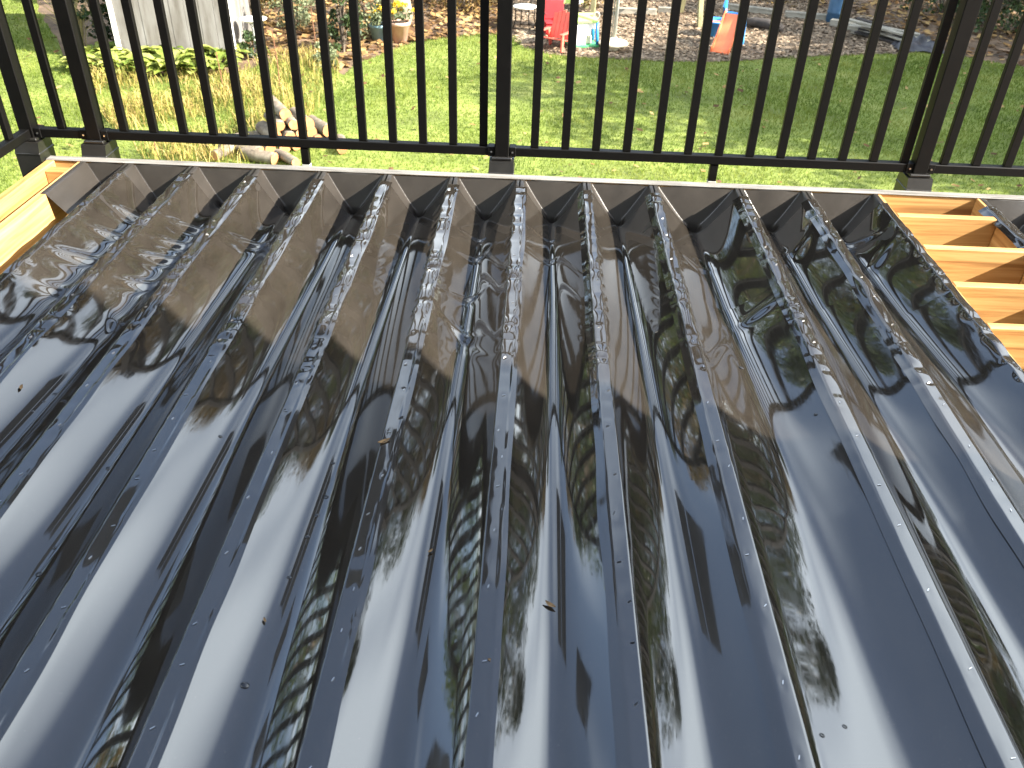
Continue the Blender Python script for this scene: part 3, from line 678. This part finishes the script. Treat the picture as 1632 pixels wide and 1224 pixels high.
# ------------------------------------------------------------------ stakes, bird bath, pots
SG = 'thin rusty stakes in the garden'
for (b0, t0, hh, lab) in [((252, 256), (222, 150), 1.15, 'tall thin rusty stake leaning among the weeds nearest the deck'), ((357, 152), (350, 96), .65, 'thin dark stake in the weeds in front of the hostas'),
                     ((448, 150), (432, 62), .95, 'thin rusty stake standing between the firewood and the bird bath'), ((505, 95), (497, 30), .85, 'stout rusty stake beside the dark evergreen shrub')]:
    x, y = ground(*b0)
    MB().tube([(0, 0, -.05), (.0, .01, hh*.5), (-.015, 0, hh)], .008, 6).build('garden_stake', M['rust'], None, loc=(x, y, GZ))
    tag(bpy.data.objects[-1] if False else COL.objects[-1], lab, 'stake', SG)
x, y = ground(405, 95); e = empty('bird_bath', (x, y+.25, GZ)); tag(e, 'white shallow bird bath standing in the garden beside the shed', 'bird bath')
MB().lathe([(0, .56), (.12, .57), (.23, .62), (.24, .635), (.22, .63), (.1, .595), (0, .59)], 24).build('bowl', M['white'], e, True)
MB().lathe([(.13, 0), (.12, .04), (.05, .1), (.045, .45), (.08, .555), (0, .558)], 16).build('pedestal', M['white'], e, True)
def pot(px, py, s, mt, label, seed):
    x, y = ground(px, py); e = empty('flower_pot', (x, y, GZ)); tag(e, label, 'flower pot')
    MB().lathe([(0, 0), (.12*s, 0), (.165*s, .26*s), (.185*s, .262*s), (.185*s, .31*s), (.165*s, .31*s), (.16*s, .27*s)], 24).build('pot', mt, e, True)
    MB().lathe([(0, .285*s), (.162*s, .28*s)], 16).build('soil', M['soil'], e)
    r = np.random.default_rng(seed)
    c = [(r.normal(0, .09*s), r.normal(0, .09*s), .36*s+r.uniform(0, .16)*s) for i in range(16)]
    V, Q = leaf_cloud(c, [.06*s]*16, 16, .05*s, seed); fastmesh('leaves', V, Q, M['leaf_d'], e)
    c = [(r.normal(0, .1*s), r.normal(0, .1*s), .45*s+r.uniform(0, .16)*s) for i in range(14)]
    V, Q = leaf_cloud(c, [.035*s]*14, 16, .045*s, seed+1); fastmesh('blossoms', V, Q, M['yellow'], e)
pot(637, 66, 1.2, M['terracotta'], 'pale terracotta pot of yellow mums on the lawn edge', 90)
pot(604, 65, 1.0, M['bluepot'], 'blue-grey glazed pot of yellow flowers beside the feathery shrub', 92)
# ------------------------------------------------------------------ firewood
def log_mesh(seed, L, R_):
    r = np.random.default_rng(seed); n = 14; mb = MB(); V = []
    rs = R_*(1+.09*np.sin(np.arange(n)*2*math.pi/n*2+seed)+r.normal(0, .04, n))
    st = 5
    for i in range(st):
        t = i/(st-1)-.5
        for k in range(n):
            q = rs[k]*(1+.03*math.sin(7*t+k)); V.append((L*t, q*math.cos(2*math.pi*k/n)+.02*math.sin(3*t+seed), q*math.sin(2*math.pi*k/n)))
    Fc = [(i*n+k, (i+1)*n+k, (i+1)*n+(k+1) % n, i*n+(k+1) % n) for i in range(st-1) for k in range(n)]
    b_ = bpy.data.meshes.new('bark'); b_.from_pydata(V, [], Fc); b_.materials.append(M['logbark']); b_.polygons.foreach_set('use_smooth', [True]*len(Fc))
    E = [tuple(v) for v in V[:n]]+[tuple(v) for v in V[-n:]]
    E = [(x+(-.002 if i < n else .002), y*.985, z*.985) for i, (x, y, z) in enumerate(E)]
    es = []
    for EE, f in ((E[:n], tuple(range(n))), (E[n:], tuple(range(n-1, -1, -1)))):
        e_ = bpy.data.meshes.new('sawn_end'); e_.from_pydata(EE, [], [f]); e_.materials.append(M['logend']); es.append(e_)
    return b_, es
LM = [log_mesh(100+i, .42, .066+.01*math.sin(i*2)) for i in range(5)]
bx, by = ground(462, 232); HS = 1.15
def log(dx, dy, z, rz, i, tilt=0.0, lab='sawn log in the heap of firewood on the grass', s=1.0):
    e = empty('firewood_log', (bx+dx*HS, by+dy*HS, GZ+z*HS), rz); e.rotation_euler[1] = tilt; e.scale = (s*HS, s*HS, s*HS)
    tag(e, lab, 'log', 'firewood logs on the lawn')
    link('bark', LM[i % 5][0], e); [link('sawn_end', q, e) for q in LM[i % 5][1]]
A = -.95     # logs point towards the deck and to its right
ca, sa = math.cos(A), math.sin(A)
def row(t, lft, z, i, jit=0.0, tilt=0.0, s=1.0):   # t across the stack, lft along the log
    log(-sa*t+ca*lft, ca*t+sa*lft, z, A+jit, i, tilt, s=s)
for t, i in zip((-.30, -.15, 0, .15, .30, .45), range(6)): row(t, .02*((i*7) % 3-1), .070, i, .05*((i*5) % 3-1))
for t, i in zip((-.22, -.07, .08, .24, .38), range(5)): row(t, .03*((i*5) % 3-1), .190, i+1, .06*((i*4) % 3-1))
for t, i in zip((-.14, .02, .17), range(3)): row(t, -.03+.03*i, .305, i+2, .08*(i-1))
row(-.04, -.12, .42, 4, .12, .12)
log(-.55, -.05, .066, .5, 1); log(-.42, -.35, .066, -.3, 2); log(-.62, -.42, .066, 1.3, 3); log(-.2, -.55, .068, -.45, 0); log(.12, -.58, .066, -.7, 3, 0, s=.9)
log(.62, -.05, .066, -1.3, 2, 0, s=.95); log(-.75, -.2, .066, -.7, 4)
# ------------------------------------------------------------------ play area
def adir(e, mt, s, lean=.35):
    """slatted child's garden chair facing -y"""
    for i in range(5):
        x = (-.17+.085*i)*s; hh = (.46+.05*(1-abs(i-2)/2))*s
        Mx = Matrix.Translation((x, .12*s, .17*s)) @ Matrix.Rotation(-lean, 4, 'X')
        MB().box(-.039*s, .039*s, -.01*s, .01*s, 0, hh, .004*s, Mx).build('back_slat', mt, e)
    Ms = Matrix.Translation((0, .12*s, .15*s)) @ Matrix.Rotation(-.22, 4, 'X')
    for i in range(4): MB().box(-.21*s, .21*s, (-.10-.092*i)*s, (-.018-.092*i)*s, -.01*s, .01*s, .003*s, Ms).build('seat_slat', mt, e)
    for sx in (-1, 1):
        MB().box((sx*.25-.04)*s, (sx*.25+.04)*s, -.30*s, .18*s, .32*s, .345*s, .006*s).build('armrest', mt, e)
        MB().box((sx*.25-.018)*s, (sx*.25+.018)*s, -.27*s, -.19*s, 0, .319*s, .004*s).build('leg', mt, e)
        Ml = Matrix.Translation((sx*.225*s, .2*s, 0)) @ Matrix.Rotation(.35, 4, 'X')
        MB().box(-.018*s, .018*s, -.04*s, .04*s, .01, .34*s, .004*s, Ml).build('leg', mt, e)
x, y = ground(886, 80); e = empty('child_chair', (x, y+.12, GZ), -.5); tag(e, 'faded red slatted child chair with armrests at the mulch edge', 'chair')
adir(e, M['coral'], .98)
x, y = ground(882, 54); e = empty('plastic_chair', (x, y, GZ), .15); tag(e, 'bright red high-backed plastic chair behind the slatted child chair', 'chair')
Mx = Matrix.Translation((0, .1, .26)) @ Matrix.Rotation(-.12, 4, 'X')
MB().box(-.2, .2, -.015, .015, 0, .36, .012, Mx).build('backrest', M['red'], e)
MB().box(-.2, .2, -.25, .1, .235, .262, .01).build('seat', M['red'], e)
MB().box(-.19, .19, -.235, -.215, .06, .234, .006).build('front_panel', M['red'], e)
for sx in (-1, 1):
    for yy in (-.2, .07): MB().box(sx*.17-.02, sx*.17+.02, yy-.012, yy+.03, 0, .234, .005).build('leg', M['red'], e)
    MB().box(sx*.205-.012, sx*.205+.012, -.24, .1, .4, .43, .006).build('armrest', M['red'], e)
# play house
x, y = ground(927, 76); e = empty('toy_play_house', (x, y+.2, GZ), .25); tag(e, 'small white toy play house with lime roof, blue posts and green base', 'toy house')
MB().box(-.29, .29, -.24, .24, 0, .05, .012).build('base', M['green'], e)
MB().box(-.27, .02, -.215, -.185, .051, .46, .008).build('wall', M['white'], e)
MB().box(.02, .19, -.215, -.185, .34, .46, .006).build('wall', M['white'], e)
MB().box(-.27, -.245, -.184, .21, .051, .46, .006).build('wall', M['white'], e)
MB().box(-.24, .24, .185, .21, .051, .46, .006).build('wall', M['white'], e)
for (px_, py_) in ((.22, -.2), (.255, .2), (-.285, -.22)): MB().tube([(px_+.03, py_-.01, .05), (px_, py_, .46)], .03, 8).build('post', M['blue'], e, True)
mb = MB(); mb.prism([(-.25, .462), (0, .56), (.25, .462), (.25, .49), (0, .59), (-.25, .49)], -.28, .22); mb.build('roof', M['lime'], e)
mb = MB(); mb.tube([(.22+.06*math.cos(t), -.12, .56+.06*math.sin(t)) for t in np.linspace(0, 6.28, 17)], .014, 6, False); mb.build('steering_ring', M['greypole'], e, True)
MB().box(.06, .16, -.12, -.02, .05, .2, .01).build('inner_seat', M['cream'], e)
# striped parasol, closed
x, y = ground(909, 46); e = empty('closed_parasol', (x, y, GZ)); tag(e, 'half closed green and white child parasol above the toy house', 'parasol')
MB().tube([(0, 0, 0), (0, 0, 1.15)], .014, 8).build('pole', M['greypole'], e, True)
MB().lathe([(.13, 0), (.13, .03), (.03, .06), (0, .06)], 16).build('foot', M['white'], e)
for k in range(8):
    a0, a1 = 2*math.pi*k/8, 2*math.pi*(k+1)/8; V = []; P_ = [(.02, 1.12), (.13, .85), (.24, .52)]
    for (q, z) in P_:
        for a in (a0, (a0+a1)/2, a1): rr_ = q*(1 if a != (a0+a1)/2 else .78); V.append((rr_*math.cos(a), rr_*math.sin(a), z))
    mesh('canopy_panel', V, [(0, 1, 4, 3), (1, 2, 5, 4), (3, 4, 7, 6), (4, 5, 8, 7)], M['lime'] if k % 2 else M['white'], e)
# umbrella stand
x, y = ground(977, 80); e = empty('umbrella_stand', (x, y, GZ)); tag(e, 'grey pole in a cream round foot on the wood chips', 'umbrella stand')
MB().lathe([(.11, 0), (.10, .06), (.26, .10), (.29, .13), (.26, .165), (.09, .195), (.05, .24), (0, .24)], 28).build('foot', M['cream'], e, True)
MB().tube([(0, 0, .22), (.03, 0, 2.3)], .033, 12).build('pole', M['greypole'], e, True)
MB().tube([(-.055, .02, .2), (-.03, .02, 2.3)], .012, 8).build('rod', M['greypole'], e, True)
# round patio table
x, y = ground(836, 46); e = empty('patio_table', (x, y, GZ)); tag(e, 'small round pale topped patio table on bent wire legs', 'table')
MB().lathe([(0, .42), (.25, .42), (.262, .43), (.25, .44), (0, .44)], 28).build('table_top', M['table_glass'], e, True)
for k in range(4):
    a = k*math.pi/2+.4; MB().tube([(.22*math.cos(a), .22*math.sin(a), .418), (.2*math.cos(a), .2*math.sin(a), .2), (.27*math.cos(a), .27*math.sin(a), 0)], .011, 6).build('leg', M['rail'], e, True)
# swing set
s1 = np.array(ground(1093, 30)); s2 = np.array(ground(1113, 41)); s3 = np.array(ground(942, 27))
e = empty('swing_set', (float(s1[0]), float(s1[1]), GZ)); tag(e, 'wooden swing set with olive stained legs on the mulch', 'swing set')
apx = np.array([(s1[0]+s2[0])/2, (s1[1]+s2[1])/2+.25]); apl = np.array([s3[0]+.1, s3[1]+.15]); o_ = np.array([s1[0], s1[1]])
def beam(n, p, q, r_, mt=M['swingwood']):
    p = Vector((p[0]-o_[0], p[1]-o_[1], p[2])); q = Vector((q[0]-o_[0], q[1]-o_[1], q[2])); d = q-p
    Mx = Matrix.Translation(p) @ d.to_track_quat('Z', 'Y').to_matrix().to_4x4()
    return MB().box(-r_, r_, -r_, r_, 0, d.length, .006, Mx).build(n, mt, e)
beam('leg', (s1[0]-.05, s1[1]+.6, 0), (*apx, 2.2), .05); beam('leg', (s2[0], s2[1]-.15, 0), (*apx, 2.2), .05); beam('brace', (s1[0]-.02, s1[1]+.35, .75), (s2[0]-.0, s2[1]+.05, .75), .04)
beam('leg', (s3[0], s3[1]-.35, 0), (*apl, 2.2), .05); beam('leg', (s3[0]-.1, s3[1]+.75, 0), (*apl, 2.2), .05); beam('top_beam', (*apl, 2.25), (*apx, 2.25), .06)
sw = apl+(apx-apl)*.46
MB().box(sw[0]-o_[0]-.2, sw[0]-o_[0]+.2, sw[1]-o_[1]-.1, sw[1]-o_[1]+.1, .42, .45, .01).build('swing_seat', M['pink'], e)
for sx in (-.19, .19): MB().tube([(sw[0]-o_[0]+sx, sw[1]-o_[1], .45), (sw[0]-o_[0]+sx, sw[1]-o_[1], 2.2)], .008, 5).build('swing_rope', M['greypole'], e)
# toddler slide
x, y = ground(1160, 82); e = empty('toddler_slide', (x, y+.25, GZ), -.42); tag(e, 'toddler slide with orange chute and blue steps on the mulch', 'slide')
prof = [(-.50, .03), (-.40, .05), (-.2, .2), (.1, .46), (.28, .60)]
mb = MB(); Wd = .17; V = []
for (q, z) in prof: V += [(-Wd-.015, q, z+.07), (-Wd, q, z+.075), (-Wd+.02, q, z), (Wd-.02, q, z), (Wd, q, z+.075), (Wd+.015, q, z+.07), (Wd+.01, q, z-.03), (-Wd-.01, q, z-.03)]
Fc = [(i*8+k, i*8+(k+1) % 8, (i+1)*8+(k+1) % 8, (i+1)*8+k) for i in range(4) for k in range(8)]+[tuple(range(7, -1, -1)), tuple(range(32, 40))]
mb.add(V, Fc); mb.build('chute', M['orange'], e)
for sx in (-1, 1):
    mb = MB(); mb.prism([(.18, .70), (.24, .80), (.34, .80), (.46, .40), (.58, 0), (.48, 0), (.36, .42), (.30, .55)], sx*.20-.022, sx*.20+.022); mb.build('side_rail', M['blue'], e)
    mb = MB(); mb.prism([(.30, .52), (.34, .52), (.16, 0), (.06, 0)], sx*.175-.016, sx*.175+.016); mb.build('support', M['blue'], e)
for k in range(3): MB().box(-.177, .177, .36+.06*(2-k), .44+.06*(2-k), .12+.15*k, .15+.15*k, .006).build('step', M['blue'], e)
MB().box(-.177, .177, .26, .36, .565, .60, .006).build('platform', M['blue'], e)
# tub
x, y = ground(1139, 57); e = empty('toy_tub', (x, y, GZ)); tag(e, 'blue plastic tub with orange contents behind the slide', 'tub')
MB().lathe([(0, 0), (.19, 0), (.25, .28), (.28, .28), (.28, .31), (.245, .31), (.235, .26), (.19, .03)], 24).build('tub', M['blue'], e, True)
MB().lathe([(0, .265), (.12, .26), (.232, .25)], 20).build('ball_fill', M['orange'], e, True)
# charred log, blue barrel, edging timbers
x, y = ground(1208, 46); o = MB().tube([(-.45, .12, .09), (-.1, .05, .12), (.2, -.02, .11), (.5, -.15, .07)], [.05, .1, .11, .08], 10).build('charred_log', M['charcoal'], None, True, (x, y, GZ), -.2)
tag(o, 'short dark charred log lying on the mulch beside the slide', 'log')
x, y = ground(1331, 36); e = empty('plastic_barrel', (x, y, GZ)); tag(e, 'faded blue plastic barrel beside the lumber pile', 'barrel')
MB().lathe([(0, 0), (.2, 0), (.215, .03), (.215, .2), (.225, .22), (.215, .24), (.215, .5), (.2, .53), (0, .53)], 24).build('body', M['barrel'], e, True)
MB().lathe([(.19, .531), (.2, .55), (.18, .57), (0, .57)], 24).build('lid', M['barrel'], e, True)
for i, (p0, p1) in enumerate([((985, 22), (1045, 24)), ((1048, 20), (1075, 22)), ((1150, 14), (1232, 24)), ((1250, 27), (1322, 33))]):
    a = Vector((*ground(*p0), 0)); b = Vector((*ground(*p1), 0)); d = b-a
    o = MB().box(0, d.length, -.07, .07, 0, .13, .012).build('edging_timber', M['oldwood'], None, False, (a.x, a.y, GZ), math.atan2(d.y, d.x))
    tag(o, ['weathered timber edging the mulch under the swing seat', 'short weathered timber edging beside the swing set legs', 'weathered timber edging the mulch behind the slide', 'weathered timber edging the mulch beside the blue barrel'][i], 'timber', 'edging timbers')
# lumber pile
x, y = ground(1420, 68); r = np.random.default_rng(120)
LP = 'loose weathered boards in the lumber pile'
for i in range(9):
    L = r.uniform(1.0, 1.7); lay = i//3; mt = M['oldwood'] if i % 4 else M['charcoal']
    o = MB().box(-L/2, L/2, -.07, .07, -.02, .02, .004).build('lumber_board', mt, None, False, (x-.1+r.normal(0, .08), y+.1+(i % 3-1)*.19+r.normal(0, .03), GZ+.05+.10*lay), -.62+r.normal(0, .16))
    o.rotation_euler[1] = r.normal(0, .03)+.06*lay; tag(o, 'grey weathered board in the jumbled lumber pile', 'board', LP)
x, y = ground(1372, 48)
for i in range(2):
    o = MB().box(-.62, .62, -.09, .09, 0, .14, .01).build('landscape_timber', M['oldwood'], None, False, (x+.15*i-.05, y-.25*i, GZ), -.55); tag(o, 'pale heavy timber at the barrel end of the lumber pile', 'timber', 'pale heavy timbers')
x, y = ground(1462, 78); n = 18; g = np.linspace(-.45, .45, n); XX, YY = np.meshgrid(g, g)
Zt = np.clip(.22*np.exp(-(XX**2+YY**2)*6)+.05*sines(XX, YY, 130, 14, 14), .006, .4)*np.clip((.47-np.maximum(abs(XX), abs(YY)))/.08, 0, 1)+.004
o = fastmesh('crumpled_tarp', np.stack([XX+.05*sines(XX, YY, 131, 6, 6), YY*.7+.05*sines(XX, YY, 132, 6, 6), Zt], -1).reshape(-1, 3), grid_faces(n, n), M['tarp']); o.location = (x, y, GZ)
tag(o, 'crumpled grey tarp at the lawn end of the lumber pile', 'tarp')
# ------------------------------------------------------------------ scraps lying on the liner
def on_liner(px, py):
    """a liner point: march the view direction down to the trough surface"""
    d = _F + _R*(px-816)/F_PX - _U*(py-612)/F_PX; d /= np.linalg.norm(d)
    def surf(p):
        for j in range(1, 12):
            if JX[j] <= p[0] < JX[j+1]:
                a, b = JX[j]+JW, JX[j+1]-JW; hw = (b-a)/2; u = min(1, max(-1, (p[0]-(a+b)/2)/hw))
                r_ = np.interp(-p[1], [0, .6, 1.6, 3, 4.3], [.16, .24, .36, .5, .6]); dd = depth(p[1])*bay(hw)*near(j, p[1])
                return float(-dd*(1-vee(u, r_)))
        return 0.0
    t = 1.2
    for _ in range(1500):
        p = CAM+d*t
        if p[2] < surf(p)+.002: break
        t += .003
    x_, y_ = float(p[0]), float(p[1]); z_ = surf(p); ex = (surf((x_+.004, y_))-surf((x_-.004, y_)))/.008; ey = (surf((x_, y_+.01))-surf((x_, y_-.01)))/.02
    return Vector((x_, y_, z_)), Vector((-ex, -ey, 1)).normalized()
r = np.random.default_rng(140)
for (px, py, L, lab) in [(876, 966, .028, 'tiny curled tan leaf on the liner'), (612, 706, .036, 'torn curl of brown film standing up at a joist edge'), (686, 880, .016, 'small dark leaf scrap on the liner'), (783, 1055, .018, 'small brown leaf scrap beside the staples'), (421, 990, .014, 'square dark leaf crumb in a shallow trough'), (32, 618, .022, 'dark bow-shaped leaf scrap on the creased trough')]:
    p, nn = on_liner(px, py); q = nn.to_track_quat('Z', 'Y').to_matrix().to_4x4(); a = r.uniform(0, 6)
    V = []; 
    for t in np.linspace(-.5, .5, 6):
        w_ = .42*math.cos(math.pi*t*.96)+.02
        for c in (-1, 0, 1): V.append((L*t, L*w_*.5*c, L*(.10*c*c+.5*t*t)+.0015))
    Fc = [(i*3+c, i*3+c+1, i*3+c+4, i*3+c+3) for i in range(5) for c in (0, 1)]
    o = mesh('leaf_scrap', V, Fc, M['deadleaf'], None, True); o.matrix_world = Matrix.Translation(p+nn*.002) @ q @ Matrix.Rotation(a, 4, 'Z'); tag(o, lab, 'leaf')
drop = M['film']
prof = [(1, 0), (.93, .12), (.75, .24), (.45, .33), (0, .37)]
dm = MB().lathe(prof, 14); dme = bpy.data.meshes.new('water_drop'); dme.from_pydata(dm.V, [], dm.F); dme.materials.append(mat('water_drop', [(.012, .012, .014), (.02, .02, .022)], (9, 9, 9), .03, ior=1.5)); dme.polygons.foreach_set('use_smooth', [True]*len(dme.polygons))
dp = [(505, 821), (490, 855), (461, 920), (390, 1092), (531, 738), (62, 915), (86, 872), (172, 746), (520, 792), (1346, 1158), (1310, 1172), (351, 695), (70, 640), (52, 655), (88, 628), (110, 612), (1182, 586), (1300, 660)]
for k, (px, py) in enumerate(dp):
    p, nn = on_liner(px, py); q = nn.to_track_quat('Z', 'Y').to_matrix().to_4x4(); s = r.uniform(.0045, .008)
    o = link('water_drop', dme); o.matrix_world = Matrix.Translation(p+nn*.001) @ q @ Matrix.Diagonal((s, s*1.2, s*.7, 1)); tag(o, 'bead of water standing on the glossy liner', 'water drop', 'water beads on the liner')
